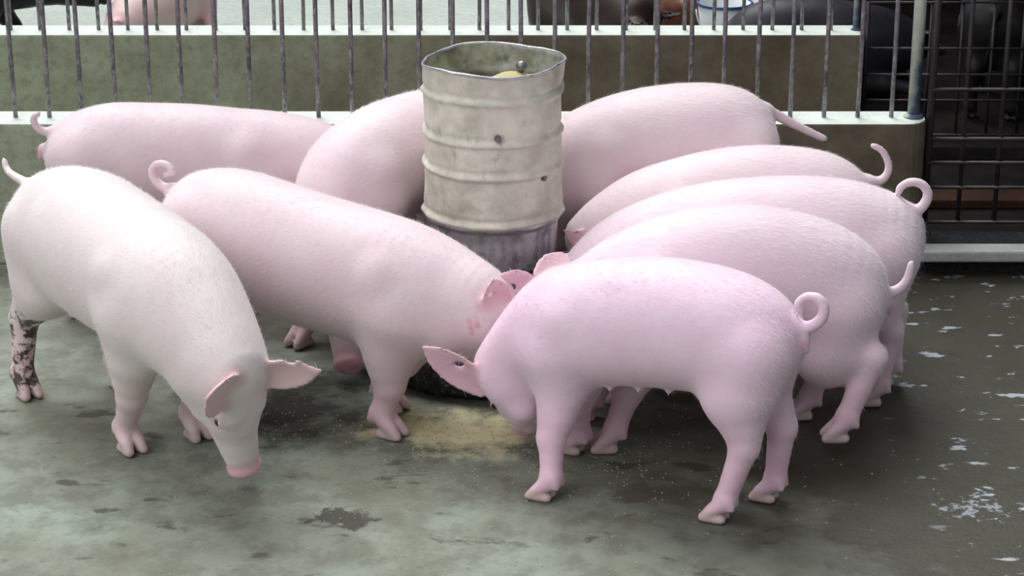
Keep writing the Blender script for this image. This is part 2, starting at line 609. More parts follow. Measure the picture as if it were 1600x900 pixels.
        for lg in self.feet.values():
            dz = V[:, 2] - lg['foot'][2]
            near = np.linalg.norm(V[:, :2] - lg['foot'][:2], axis=1) < 0.085 * self.sz
            horn = np.maximum(horn, near * np.clip((0.040 * self.sz - dz) / (0.012 * self.sz), 0, 1))
            a = lg['chain'][1][1]
            dl = d_cone(V, a, lg['an'], 0.05, 0.05)
            pink = np.maximum(pink, 0.30 * np.clip(1 - dl / 0.05, 0, 1) * np.clip((0.32 - V[:, 2]) / 0.2, 0, 1))
        for e in self.ears:
            pt = e['pts'][0][::3]
            lo, hi = self.box(pt, 0.03)
            m = np.where(np.all((V > lo) & (V < hi), axis=1))[0]
            if len(m):
                dd = np.sqrt(((V[m][:, None] - pt[None]) ** 2).sum(2)).min(1)
                pink[m] = np.maximum(pink[m], 0.45 * np.clip((0.03 - dd) / 0.015, 0, 1))
        if hasattr(self, 'poll'):
            q = (V - self.poll)
            f = q @ self.hf / self.HL
            nr = np.linalg.norm(q - (q @ self.hf)[:, None] * self.hf, axis=1) / self.HL
            pink = np.maximum(pink, np.clip((f - 0.80) / 0.12, 0, 1) * (nr < 0.6) * (f < 1.2) * 0.7)
            for s in (-1, 1):
                dd = np.linalg.norm(V - self.H(self.eye_f, self.eye_d, self.eye_s * s), axis=1)
                pink = np.maximum(pink, np.clip(1.6 - dd / (0.055 * self.HL / 0.9), 0, 1) * 0.4)
        for b in getattr(self, 'rosy', []):
            pink = np.maximum(pink, np.clip(1.5 - np.linalg.norm(V - b[:3], axis=1) / b[3], 0, 1) * (b[4] if len(b) > 4 else 1.0))
        for b in (mud or []):
            dd = d_cone(V, np.asarray(b[0]), np.asarray(b[1]), b[2], b[2])
            dirt = np.maximum(dirt, np.clip(-dd / 0.02, 0, 1) * (b[3] if len(b) > 3 else 1))
        org = np.array([*(self.hind + self.front)[:2] / 2, 0.0])
        me = make_mesh(name, V - org, F, dict(pink=pink, horn=horn, dirt=dirt))
        o = mesh_obj(name, me, mat)
        o.location = org
        self.V, self.F, self.obj, self.org = V, F, o, org
        self.keepers = np.clip(1 - pink - horn - dirt, 0, 1)
        if self.tail is not None:
            self.keepers *= np.clip(np.min([np.linalg.norm(V - t[:3], axis=1) for t in self.tail[3:]], 0) / 0.02 - 1.2, 0, 1)
        if hasattr(self, 'poll'):
            for s in (-1, 1):
                bm = bmesh.new()
                bmesh.ops.create_uvsphere(bm, u_segments=14, v_segments=10, radius=0.042 * self.HL)
                e = bm_obj('eye', bm, M_EYE, o, smooth=True)
                e.location = Vector(self.H(self.eye_f + 0.002, self.eye_d, (self.eye_s - 0.020) * s) - org)
                Rm = Matrix((self.hf, self.hs * s, self.hd)).transposed().to_4x4()
                for up, a0 in ((1, 0.62),):
                    bm = bmesh.new()
                    rl = 0.0445 * self.HL
                    rows = []
                    for i in range(8):
                        t = a0 + (1.75 - a0) * i / 7
                        row = []
                        for j in range(13):
                            f = -1.45 + 2.9 * j / 12
                            row.append(bm.verts.new(Rm @ Vector((rl * 1.12 * math.sin(f), rl * math.cos(f) * math.cos(t), up * rl * (math.sin(t) * math.cos(f) ** 0.35)))))
                        rows.append(row)
                    for r0, r1 in zip(rows, rows[1:]):
                        for j in range(12): bm.faces.new((r0[j], r0[j + 1], r1[j + 1], r1[j]))
                    lid = bm_obj('eyelid', bm, mat, e, True)
                    lid.color = self.tint
                    sm = lid.modifiers.new('thickness', 'SOLIDIFY'); sm.thickness = 0.0016
        return o

def add_bristles(p, mat, count, length=0.020, width=0.0009, seed=1):
    """short pale hair lying backwards and down along the skin: one uncountable coat"""
    rng = np.random.default_rng(seed)
    V, F = p.V, p.F
    N = np.cross(V[F[:, 2]] - V[F[:, 0]], V[F[:, 3]] - V[F[:, 1]])
    ar = np.linalg.norm(N, axis=1)
    N /= np.maximum(ar, 1e-12)[:, None]
    fc = V[F].mean(1)
    w = ar * p.keepers[F].mean(1) * np.clip((fc[:, 2] - 0.10) / 0.2, 0.05, 1) * (1 + 1.2 * np.clip(N[:, 2], 0, 1))
    i = rng.choice(len(F), count, p=w / w.sum())
    b = fc[i] + (rng.random((count, 3)) - 0.5) * 0.006
    n = N[i]
    near = np.argmin(((b[:, None] - p.C[None, ::3]) ** 2).sum(2), 1)
    flow = -p.T[::3][near] * 1.0 - np.array([0, 0, 0.55]) + rng.normal(0, 0.22, (count, 3))
    flow -= n * (flow * n).sum(1)[:, None]
    flow /= np.maximum(np.linalg.norm(flow, axis=1), 1e-6)[:, None]
    L = length * (0.6 + 0.8 * rng.random(count))[:, None]
    tip = b + (flow * 0.93 + n * (0.16 + 0.2 * rng.random((count, 1)))) * L
    side = np.cross(flow, n) * width * 0.5
    Vh = np.stack([b - side - n * 0.001, b + side - n * 0.001, tip], 1).reshape(-1, 3) - p.org
    me = bpy.data.meshes.new('bristles')
    me.vertices.add(len(Vh))
    me.vertices.foreach_set('co', Vh.astype(np.float32).ravel())
    me.loops.add(len(Vh))
    me.loops.foreach_set('vertex_index', np.arange(len(Vh), dtype=np.int32))
    me.polygons.add(count)
    me.polygons.foreach_set('loop_start', np.arange(0, len(Vh), 3, dtype=np.int32))
    me.update(calc_edges=True)
    o = mesh_obj('bristles', me, mat, p.obj)
    o['kind'] = 'stuff'
    return o
# ----------------------------------------------------------------------------------------------
# materials of the place
# ----------------------------------------------------------------------------------------------
def concrete(name, dark, light, scale=3.0, rough=0.85, bump=0.25):
    k = NT(name)
    o = k.coord('Object')
    n1 = k.noise(o, scale, 8, 0.65)
    n2 = k.noise(o, scale * 14, 5, 0.7)
    c = k.mix(k.ramp(n1, [(0.32, 0), (0.70, 1)]), dark, light)
    c = k.mix(k.ramp(n2, [(0.45, 0), (0.72, 0.5)]), c, tuple(x * 0.55 for x in dark))
    k.out(Base_Color=c, Roughness=rough, Normal=k.bump(k.math('ADD', n2, n1), bump, 0.006))
    if max(light) < 0.1: k.b.inputs['Specular IOR Level'].default_value = 0.12
    return k.m

def floor_material():
    k = NT('pen_floor_concrete')
    o = k.coord('Object')
    sep = k.n('ShaderNodeSeparateXYZ')
    k.set(sep.inputs[0], o)
    X, Y = sep.outputs[0], sep.outputs[1]
    n1 = k.noise(o, 2.2, 8, 0.62, 0.4)
    n2 = k.noise(o, 9.0, 8, 0.7)
    n3 = k.noise(o, 70, 4, 0.6)
    dry = k.mix(k.ramp(n1, [(0.30, 0), (0.68, 1)]), (0.152, 0.152, 0.106), (0.275, 0.318, 0.262))
    dry = k.mix(k.ramp(n2, [(0.40, 0.55), (0.56, 0)]), dry, (0.10, 0.098, 0.072))
    # damp concrete towards the gate side, with the light's falloff painted in
    wetx = k.math('ADD', k.math('MULTIPLY', X, 0.62), k.math('MULTIPLY', n1, 1.1))
    wetx = k.math('ADD', wetx, k.math('MULTIPLY', k.math('SUBTRACT', Y, 5.5), 0.20))
    wet = k.ramp(wetx, [(0.60, 0), (1.25, 1)])
    c = k.mix(wet, dry, k.mix(n2, (0.034, 0.031, 0.022), (0.072, 0.066, 0.047)))
    # dark drips and dung smears
    sm = k.noise(k.mapping(o, (1, 1.6, 1), (3.1, 0.4, 0)), 5.5, 5, 0.6, 0.3)
    sm = k.ramp(sm, [(0.60, 0), (0.66, 0.75)])
    c = k.mix(sm, c, (0.045, 0.040, 0.026))
    def patch(cx, cy, rx, ry, col, amt, c, brk=7.0, lo=0.2, hi=0.75):
        dx = k.math('DIVIDE', k.math('SUBTRACT', X, cx), rx)
        dy = k.math('DIVIDE', k.math('SUBTRACT', Y, cy), ry)
        d = k.math('SQRT', k.math('ADD', k.math('MULTIPLY', dx, dx), k.math('MULTIPLY', dy, dy)))
        v = k.math('ADD', k.math('SUBTRACT', 1.0, d), k.math('MULTIPLY', k.math('SUBTRACT', k.noise(o, brk, 7, 0.7), 0.5), 2.2))
        f = k.math('MULTIPLY', k.ramp(v, [(lo, 0), (hi, 1)]), amt)
        return k.mix(f, c, col)
    c = patch(-0.60, 5.84, 0.38, 0.34, (0.018, 0.017, 0.011), 0.9, c)  # damp stain, deepened with the pig's shadow painted in
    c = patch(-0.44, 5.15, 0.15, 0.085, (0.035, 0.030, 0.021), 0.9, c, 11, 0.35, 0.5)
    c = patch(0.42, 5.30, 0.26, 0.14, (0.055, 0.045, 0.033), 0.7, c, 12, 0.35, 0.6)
    # spilled yellow meal before the tyre
    c = patch(-0.11, 5.70, 0.36, 0.22, (0.72, 0.66, 0.40), 0.97, c, 9)
    c = patch(-0.30, 5.80, 0.18, 0.14, (0.40, 0.38, 0.19), 0.4, c, 22)
    c = patch(1.20, 5.22, 0.42, 0.20, (0.34, 0.37, 0.41), 0.75, c, 26, 0.86, 0.98)  # pale glints of the damp floor painted into its colour
    # sky reflections off the damp floor near the gate, painted as pale splotches
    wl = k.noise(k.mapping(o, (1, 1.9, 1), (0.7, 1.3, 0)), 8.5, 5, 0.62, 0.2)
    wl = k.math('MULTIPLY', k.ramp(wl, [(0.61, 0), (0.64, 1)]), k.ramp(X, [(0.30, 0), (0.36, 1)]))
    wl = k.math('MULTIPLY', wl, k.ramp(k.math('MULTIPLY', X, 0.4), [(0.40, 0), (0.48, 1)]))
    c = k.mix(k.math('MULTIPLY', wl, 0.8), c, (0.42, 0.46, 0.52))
    r = k.math('SUBTRACT', 0.80, k.math('MULTIPLY', wet, 0.42))
    h = k.math('ADD', k.math('MULTIPLY', n2, 0.7), k.math('MULTIPLY', n3, 0.3))
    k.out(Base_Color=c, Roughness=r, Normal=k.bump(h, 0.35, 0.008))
    return k.m

def metal(name, a, b, metallic=0.6, rough=0.5, scale=12, dirt=None):
    k = NT(name)
    o = k.coord('Object')
    n = k.noise(o, scale, 6, 0.65)
    c = k.mix(k.ramp(n, [(0.38, 0), (0.62, 1)]), a, b)
    if dirt:
        c = k.mix(k.ramp(k.noise(o, scale * 2.3, 7, 0.7), [(0.55, 0), (0.68, 0.9)]), c, dirt)
    k.out(Base_Color=c, Roughness=rough, Metallic=metallic, Normal=k.bump(n, 0.15, 0.004))
    return k.m

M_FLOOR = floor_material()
def wall_material():
    k = NT('grimy_wall_render')
    o = k.coord('Object')
    sep = k.n('ShaderNodeSeparateXYZ'); k.set(sep.inputs[0], o)
    n1 = k.noise(o, 3.2, 8, 0.68)
    n2 = k.noise(o, 30, 6, 0.7)
    big = k.noise(k.mapping(o, (1, 1, 0.6)), 1.3, 4, 0.6)
    clean = k.mix(k.ramp(n1, [(0.3, 0), (0.7, 1)]), (0.23, 0.24, 0.165), (0.42, 0.47, 0.35))
    grime = k.mix(k.ramp(n1, [(0.34, 0), (0.66, 1)]), (0.085, 0.066, 0.042), (0.19, 0.165, 0.115))
    m = k.math('ADD', k.math('MULTIPLY', sep.outputs[0], 0.42), k.math('ADD', 0.62, k.math('MULTIPLY', k.math('SUBTRACT', big, 0.5), 1.8)))
    c = k.mix(k.ramp(m, [(0.1, 0), (0.75, 1)]), clean, grime)
    c = k.mix(k.ramp(n2, [(0.48, 0), (0.75, 0.55)]), c, (0.10, 0.085, 0.06))
    k.out(Base_Color=c, Roughness=0.88, Normal=k.bump(k.math('ADD', n2, n1), 0.3, 0.006))
    return k.m
M_WALL = wall_material()
M_TOP = concrete('skylit_wall_top', (0.58, 0.64, 0.58), (0.74, 0.79, 0.73), 6, 0.6, 0.12)  # sky light on the wall tops is put into this paler colour
M_FAR = concrete('daylit_yard_concrete', (0.36, 0.40, 0.36), (0.47, 0.51, 0.46), 2.0)  # same concrete made lighter: the yard's daylight is in the colour
M_DARKWALL = concrete('dark_light_blocker', (0.008, 0.007, 0.007), (0.016, 0.014, 0.012), 4)  # near-black, for the added shed that keeps the gate area dark
M_ALLEY = concrete('wet_shaded_alley_concrete', (0.010, 0.009, 0.009), (0.028, 0.024, 0.022), 5, 0.30)  # damp concrete, blackened to paint in the shade behind the gate
def bar_material():
    k = NT('limed_rusty_bar')
    o = k.coord('Object')
    n = k.noise(o, 9, 6, 0.65)
    c = k.mix(k.ramp(n, [(0.38, 0), (0.62, 1)]), (0.10, 0.09, 0.11), (0.22, 0.20, 0.215))
    c = k.mix(k.ramp(k.noise(o, 20, 7, 0.7), [(0.55, 0), (0.68, 0.9)]), c, (0.08, 0.045, 0.04))
    sep = k.n('ShaderNodeSeparateXYZ'); k.set(sep.inputs[0], o)
    lime = k.math('ADD', k.noise(k.mapping(o, (110, 110, 45)), 1.0, 5, 0.75), k.math('MULTIPLY', sep.outputs[2], -0.22))
    c = k.mix(k.ramp(lime, [(0.45, 0), (0.58, 0.6)]), c, (0.44, 0.44, 0.41))
    k.out(Base_Color=c, Roughness=0.55, Metallic=0.3, Normal=k.bump(n, 0.15, 0.004))
    return k.m
M_BAR = bar_material()
M_DARKBAR = metal('dark_gate_iron', (0.018, 0.016, 0.018), (0.045, 0.036, 0.038), 0.4, 0.5, 9, (0.07, 0.04, 0.03))
def post_material():
    k = NT('pale_flaking_paint')
    o = k.coord('Object')
    sep = k.n('ShaderNodeSeparateXYZ'); k.set(sep.inputs[0], o)
    n = k.noise(o, 14, 7, 0.7)
    c = k.mix(k.ramp(n, [(0.35, 0), (0.65, 1)]), (0.38, 0.42, 0.35), (0.58, 0.62, 0.53))
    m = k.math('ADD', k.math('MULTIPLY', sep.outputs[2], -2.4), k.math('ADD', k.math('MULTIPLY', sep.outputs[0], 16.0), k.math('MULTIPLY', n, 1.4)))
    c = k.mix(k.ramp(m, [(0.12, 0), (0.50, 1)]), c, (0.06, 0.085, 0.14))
    k.out(Base_Color=c, Roughness=0.6, Normal=k.bump(n, 0.2, 0.004))
    return k.m
M_POST = post_material()
M_LEDGE = concrete('pale_ledge', (0.30, 0.32, 0.30), (0.46, 0.48, 0.46), 8, 0.6)

# ----------------------------------------------------------------------------------------------
# the place: floors, low walls, added light-blocking shed behind the gate
# ----------------------------------------------------------------------------------------------
YW, TW, HW = 7.10, 0.16, 0.49          # near low wall: front face, thickness, height
YF, HF = 8.30, 0.50                    # far low wall
X1, X2 = 1.372, 1.335                  # where the two walls end at the right

def struct(name, bm, mat, bevel=0.0):
    o = bm_obj(name, bm, mat, bevel=bevel)
    o['kind'] = 'structure'
    return o

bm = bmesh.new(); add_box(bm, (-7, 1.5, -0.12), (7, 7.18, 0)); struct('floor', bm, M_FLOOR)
bm = bmesh.new(); add_box(bm, (-7, 7.18, -0.12), (1.30, 8.38, 0)); struct('floor_alley', bm, M_WALL)
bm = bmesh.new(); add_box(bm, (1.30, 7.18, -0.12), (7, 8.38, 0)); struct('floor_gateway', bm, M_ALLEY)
bm = bmesh.new(); add_box(bm, (-9, 8.38, -0.12), (1.40, 20, 0)); struct('floor_yard', bm, M_FAR)
bm = bmesh.new(); add_box(bm, (1.40, 8.38, -0.12), (7, 20, 0)); struct('floor_past_gate', bm, M_ALLEY)

def wet_edge():
    k = NT('wet_shadowed_sill')
    o = k.coord('Object')
    n = k.noise(k.mapping(o, (1, 2.2, 1)), 45, 4, 0.7)
    k.out(Base_Color=(0.015, 0.016, 0.022), Roughness=0.06, Normal=k.bump(n, 1.0, 0.02))  # near-black base paints the shadow under the ledge; gloss is real damp
    return k.m

def low_wall(name, x0, x1, y, t, h, rnd=0.0):
    """cement-rendered wall with a paler top that has sky light painted in, its end rounded off in plan"""
    bm = bmesh.new()
    n = 10
    out = [(x0, y + t), (x0, y)]
    for i in range(n + 1):
        a = -math.pi / 2 + math.pi * i / n
        out.append((x1 - rnd + rnd * math.cos(a), y + t / 2 + t / 2 * math.sin(a)) if rnd else ((x1, y) if i == 0 else (x1, y + t)))
    if not rnd: out = out[:2] + [(x1, y), (x1, y + t)]
    lo = [bm.verts.new((a, b, 0)) for a, b in out]
    hi = [bm.verts.new((a, b, h)) for a, b in out]
    m = len(out)
    for i in range(m):
        bm.faces.new((lo[i], lo[(i + 1) % m], hi[(i + 1) % m], hi[i]))
    f = bm.faces.new(hi); f.material_index = 1
    bm.faces.new(lo[::-1])
    o = struct(name, bm, M_WALL, 0.008)
    o.data.materials.append(M_TOP)
    return o
low_wall('wall_front', -7, X1, YW, TW, HW, 0.07)
low_wall('wall_back', -7, X2, YF, TW, HF)
# shed added out of view: dark roof and walls block light behind the gate
bm = bmesh.new(); add_box(bm, (1.30, 8.1, 2.0), (7, 12.2, 2.1)); struct('ceiling_blocker', bm, M_DARKWALL)
bm = bmesh.new(); add_box(bm, (1.38, 11.0, 0), (7, 11.15, 2.0)); struct('wall_blocker_back', bm, M_DARKWALL)
bm = bmesh.new(); add_box(bm, (3.4, 7.2, 0), (3.55, 11.0, 2.0)); struct('wall_blocker_right', bm, M_DARKWALL)
# ledge under the gate
bm = bmesh.new(); add_box(bm, (X1 - 0.03, 7.02, 0), (7, 7.16, 0.096)); struct('trim_4', bm, wet_edge())
bm = bmesh.new(); add_box(bm, (X1 - 0.03, 6.945, 0.060), (7, 7.03, 0.100)); struct('trim_1', bm, M_LEDGE, 0.008)
bm = bmesh.new(); add_box(bm, (X2, 8.30, 0), (7, 8.46, 0.06)); struct('trim_2', bm, M_ALLEY, 0.006)
bm = bmesh.new(); add_box(bm, (X1 - 0.03, 7.70, 0), (7, 7.86, 0.035)); struct('trim_3', bm, concrete('red_brick_kerb', (0.030, 0.015, 0.010), (0.06, 0.027, 0.017), 9, 0.5), 0.006)

# ----------------------------------------------------------------------------------------------
# railings: upright bars set into the walls
# ----------------------------------------------------------------------------------------------
rng = random.Random(4)
def railing(name, label, y, z0, z1, xs, r):
    root = empty(name, (0, y, z0))
    tag(root, label, 'railing')
    for x in xs:
        bm = bmesh.new()
        dx = rng.uniform(-0.004, 0.004)
        pts = [(x, 0, -0.03), (x + rng.uniform(-.002, .002), rng.uniform(-.002, .002), 0.3 * (z1 - z0)), (x + dx, 0, z1 - z0)]
        add_tube(bm, pts, r, 10)
        bm_obj('bar', bm, M_BAR, root, True)
    bm = bmesh.new()
    add_tube(bm, [(xs[0] - 0.1, 0, z1 - z0), (xs[-1] + 0.06, 0, z1 - z0)], 0.014, 10)
    bm_obj('top_rail', bm, M_BAR, root, True)
    return root
front_px = [24.7 + 52.6 * i - (1.5 if i in (2, 5) else 0) for i in range(-1, 27)]
xs1 = [at_y(px, 183 + 3 * 0, YW + 0.08)[0] for px in front_px]
railing('bar_railing', 'row of upright steel bars set in the near low wall behind the feeder', YW + 0.08, HW, 1.25, xs1, 0.0076)
xs2 = [at_y(17 + 45.75 * i, 47, YF + 0.08)[0] for i in range(-1, 29)]
railing('bar_railing', 'row of upright steel bars set in the farther low wall', YF + 0.08, HF, 1.30, xs2, 0.0074)

# pale pipe post on the wall end
base = at_y(1427, 186, YW + 0.08)
root = empty('gate_post', (base[0], YW + 0.08, HW))
tag(root, 'thick pale pipe post with flaking blue paint on the near wall end', 'post')
bm = bmesh.new(); add_tube(bm, [(0, 0, -0.02), (0.0, 0, 1.0)], 0.0205, 18); bm_obj('pipe', bm, M_POST, root, True)
bm = bmesh.new(); add_lathe(bm, [(0.0206, 0), (0.034, 0.0), (0.030, 0.008), (0.0206, 0.014)], 20); bm_obj('weld_collar', bm, M_POST, root, True)
# short post on the far wall end
p = at_y(1339, 50, YF + 0.08)
root = empty('wall_post', (X2 - 0.02, YF + 0.08, HF))
tag(root, 'slim pale post at the end of the farther low wall', 'post')
bm = bmesh.new(); add_tube(bm, [(0, 0, -0.02), (0, 0, 0.8)], 0.014, 14); bm_obj('pipe', bm, M_POST, root, True)
bm = bmesh.new(); add_lathe(bm, [(0.0141, 0), (0.022, 0.0), (0.0141, 0.01)], 16); bm_obj('weld_collar', bm, M_POST, root, True)

# barred gate at the right, and the smaller one behind it
def gate(name, label, y, x0, x1, z0, z1, xs, zs, r, stile_r, mat, half=None):
    root = empty(name, (x0, y, z0))
    tag(root, label, 'gate')
    for i, x in enumerate((x0, x1)):
        bm = bmesh.new(); add_tube(bm, [(x - x0, 0, 0), (x - x0, 0, z1 - z0)], stile_r, 12); bm_obj('stile', bm, mat, root, True)
    for x in xs:
        bm = bmesh.new(); add_tube(bm, [(x - x0, 0.0, 0), (x - x0 + rng.uniform(-.003, .003), 0, z1 - z0)], r, 10); bm_obj('bar', bm, mat, root, True)
    for z in zs:
        bm = bmesh.new(); add_tube(bm, [(0, -r, z - z0), (x1 - x0, -r + rng.uniform(-.002, .002), z - z0)], r * 0.8, 10); bm_obj('crossbar', bm, mat, root, True)
    return root
YG = YW + 0.07
gx = [at_y(px, 300, YG)[0] for px in (1499, 1556, 1612, 1668, 1724)]
gz = [at_y(1500, py, YG)[2] for py in (346, 292, 253, 216, 139)] + [1.2]
gate('barred_gate', 'dark iron gate of crossed bars beside the pale post', YG, at_y(1446, 300, YG)[0], at_y(1790, 300, YG)[0], gz[0], 1.2, gx, gz, 0.0078, 0.013, M_DARKBAR)
YB = YF + 0.08
bx = [at_y(px, 100, YB)[0] for px in (1400, 1450, 1500, 1548, 1596, 1644)]
bz = [at_y(1500, py, YB)[2] for py in (210, 156, 116, 75, 3)]
gate('barred_gate', 'smaller iron gate far behind, past the end of the farther wall', YB, at_y(1352, 100, YB)[0], at_y(1690, 100, YB)[0], bz[0], bz[-1], bx, bz, 0.006, 0.009, M_DARKBAR)

# ----------------------------------------------------------------------------------------------
# drum feeder over the tyre trough
# ----------------------------------------------------------------------------------------------
FX, FY, FR = -0.056, 6.30, 0.202
def fz(py): return at_y(771, py, FY - FR)[2]
def barrel_material():
    k = NT('dusty_galvanised_drum')
    o = k.coord('Object')
    n = k.noise(o, 9, 7, 0.65)
    n2 = k.noise(k.mapping(o, (1, 1, 0.5)), 26, 6, 0.7)
    c = k.mix(k.ramp(n, [(0.35, 0), (0.62, 1)]), (0.46, 0.45, 0.37), (0.70, 0.69, 0.59))
    c = k.mix(k.ramp(n2, [(0.58, 0), (0.72, 0.7)]), c, (0.26, 0.25, 0.22))
    k.out(Base_Color=c, Roughness=0.55, Metallic=0.15, Normal=k.bump(n, 0.5, 0.012))
    return k.m
M_DRUM = barrel_material()
M_GALV = metal('galvanised_sheet', (0.36, 0.36, 0.40), (0.62, 0.63, 0.67), 0.65, 0.32, 11, (0.15, 0.145, 0.16))
M_INSIDE = metal('stained_drum_inside', (0.15, 0.165, 0.145), (0.46, 0.48, 0.43), 0.3, 0.55, 8, (0.03, 0.03, 0.03))
M_BOLT = metal('dull_bolt', (0.13, 0.13, 0.14), (0.25, 0.25, 0.26), 0.7, 0.4)

feeder = empty('drum_feeder', (FX, FY, 0))
tag(feeder, 'dented ribbed metal drum feeder standing above the black tyre trough', 'feeder')
z_rim, z_b = fz(123), fz(362)
hoops = [fz(165), fz(230), fz(282), fz(357)]
rd = np.random.default_rng(3)
ph = rd.random((6, 3)) * 6.28
DENTS = [(rd.uniform(0, 6.28), rd.uniform(fz(345), fz(135)), rd.uniform(0.05, 0.16), rd.uniform(0.015, 0.045), rd.uniform(-0.002, 0.0055)) for _ in range(90)]
def dent(a, r, z):
    k = (z_rim - z) / (z_rim - z_b)
    w = 0.0022 * math.sin(9 * a + ph[0, 0] + 5 * z) * math.sin(24 * z + ph[0, 1]) + 0.0018 * math.sin(17 * a + ph[1, 0]) * math.sin(31 * z + 2 * a)
    w += 0.0022 * math.sin(4 * a + ph[2, 0] + 11 * z)
    for (da, dz, sa, sz, am) in DENTS:
        t = (a - da + math.pi) % (2 * math.pi) - math.pi
        w -= am * math.exp(-(t / sa) ** 2 - ((z - dz) / sz) ** 2)
    top = max(0, 1 - k * 5)
    w += top * (0.006 * math.sin(2 * a + 0.6) + 0.004 * math.sin(3 * a + 1.0))
    zz = z + top * (0.003 * math.sin(2 * a - 0.4) + 0.005 * math.sin(3 * a + 2.1))
    return r + w, zz
prof = []
for z in np.linspace(z_b, z_rim, 90):
    r = FR
    for hz in hoops:
        d = (z - hz) / 0.0075
        r += 0.0075 * math.exp(-abs(d) ** 3)
        d = (z - hz - 0.017) / 0.006
        r -= 0.003 * math.exp(-d * d)
    prof.append((r, z))
bm = bmesh.new()
add_lathe(bm, prof + [(FR - 0.001, z_rim + 0.003), (FR - 0.005, z_rim)], 120, dent)
bm_obj('barrel', bm, M_DRUM, feeder, True)
bm = bmesh.new()
add_lathe(bm, [(FR - 0.005, z_rim)] + [(FR - 0.006 - (0.006 * math.exp(-((z - z_rim + 0.075) / 0.012) ** 2)), z) for z in np.linspace(z_rim - 0.001, z_b, 50)], 120, dent)
bm_obj('inner_lining', bm, M_INSIDE, feeder, True)
bm = bmesh.new()
pts = []
for k in range(97):
    a = 2 * math.pi * k / 96
    r, z = dent(a, FR - 0.001, z_rim)
    pts.append((r * math.cos(a), r * math.sin(a), z + 0.002))
add_tube(bm, pts, 0.0042, 8, False)
bm_obj('rolled_rim', bm, M_GALV, feeder, True)
z_low = fz(432)
def scal(a, r, z):
    k = (z_b - z) / (z_b - z_low)
    s = abs(math.sin(5.5 * a + 0.35)) ** 0.6
    return r - 0.020 * (1 - s) * min(1, k * 3) * (1.2 - 0.5 * k) - 0.008 * k, z
bm = bmesh.new()
add_lathe(bm, [(FR + 0.002, z_b + 0.004), (FR + 0.004, z_b - 0.002), (FR - 0.001, z_b - 0.010)] + [(FR - 0.004, z) for z in np.linspace(z_b - 0.014, z_low, 18)] + [(FR - 0.018, z_low - 0.002), (0.10, z_low - 0.015)], 132, scal)
bm_obj('lower_band', bm, M_GALV, feeder, True)
bm = bmesh.new()
add_lathe(bm, [(0.102, z_low - 0.012), (0.085, 0.16), (0.07, 0.07), (0.0, 0.07)], 40)
bm_obj('feed_throat', bm, M_GALV, feeder, True)
for a in (0.5, 2.6, 4.7):
    bm = bmesh.new()
    add_tube(bm, [(0.165 * math.cos(a), 0.165 * math.sin(a), z_low + 0.01), (0.19 * math.cos(a), 0.19 * math.sin(a), 0.0)], 0.012, 10)
    bm_obj('leg', bm, M_GALV, feeder, True)
for px, py in ((778, 217), (850, 288)):
    X = at_y(px, py, FY - FR * 0.97)[0] - FX
    a = math.acos(max(-1, min(1, X / FR)))
    bm = bmesh.new()
    m = Matrix.Translation((FR * math.cos(a), -FR * math.sin(a), fz(py))) @ Matrix.Rotation(-a, 4, 'Z') @ Matrix.Rotation(math.pi / 2, 4, 'Y')
    bmesh.ops.create_cone(bm, cap_ends=True, segments=6, radius1=0.007, radius2=0.0065, depth=0.016, matrix=m)
    bmesh.ops.create_cone(bm, cap_ends=True, segments=16, radius1=0.0105, radius2=0.0105, depth=0.006, matrix=m)
    bm_obj('bolt', bm, M_BOLT, feeder)
# stirring rod with knob, and the meal inside
kx, ky = at_y(815, 104, FY + 0.02)[0] - FX, 0.03
kz = at_y(815, 104, FY + 0.03)[2]
bm = bmesh.new(); add_tube(bm, [(kx, ky, kz - 0.16), (kx, ky, kz)], 0.007, 10); rod = bm_obj('stirring_rod', bm, M_BOLT, feeder, True)
bm = bmesh.new()
bmesh.ops.create_uvsphere(bm, u_segments=20, v_segments=14, radius=0.017, matrix=Matrix.Translation((kx, ky, kz)))
bm_obj('knob', bm, M_BOLT, rod, True)

def meal_material():
    k = NT('yellow_feed_meal')
    o = k.coord('Object')
    n = k.noise(o, 160, 4, 0.7)
    c = k.mix(n, (0.44, 0.37, 0.16), (0.70, 0.62, 0.36))
    k.out(Base_Color=c, Roughness=0.95, Normal=k.bump(n, 0.8, 0.004))
    return k.m
M_MEAL = meal_material()
bm = bmesh.new()
zt = z_rim - 0.045
rings = []
for i in range(13):
    r = (FR - 0.012) * i / 12
    ring = []
    for k in range(48):
        a = 2 * math.pi * k / 48
        x, y = r * math.cos(a), r * math.sin(a)
        z = zt - 0.05 + 0.050 * math.exp(-((x - 0.045) ** 2 + (y - 0.02) ** 2) / 0.009) + 0.022 * x / FR + 0.004 * math.sin(30 * x) * math.cos(27 * y)
        ring.append(bm.verts.new((x, y, z)))
        if i == 0: break
    rings.append(ring)
for k in range(48): bm.faces.new((rings[0][0], rings[1][k], rings[1][(k + 1) % 48]))
for r0, r1 in zip(rings[1:], rings[2:]):
    for k in range(48): bm.faces.new((r0[k], r1[k], r1[(k + 1) % 48], r0[(k + 1) % 48]))
bot = [bm.verts.new((v.co.x, v.co.y, zt - 0.25)) for v in rings[-1]]
for k in range(48): bm.faces.new((rings[-1][k], bot[k], bot[(k + 1) % 48], rings[-1][(k + 1) % 48]))
bm.faces.new(bot[::-1])
o = bm_obj('feed_meal', bm, M_MEAL, None, True); o.location = (FX, FY, 0)
tag(o, 'heap of yellow feed meal inside the open top of the metal drum', 'feed', kind='stuff')

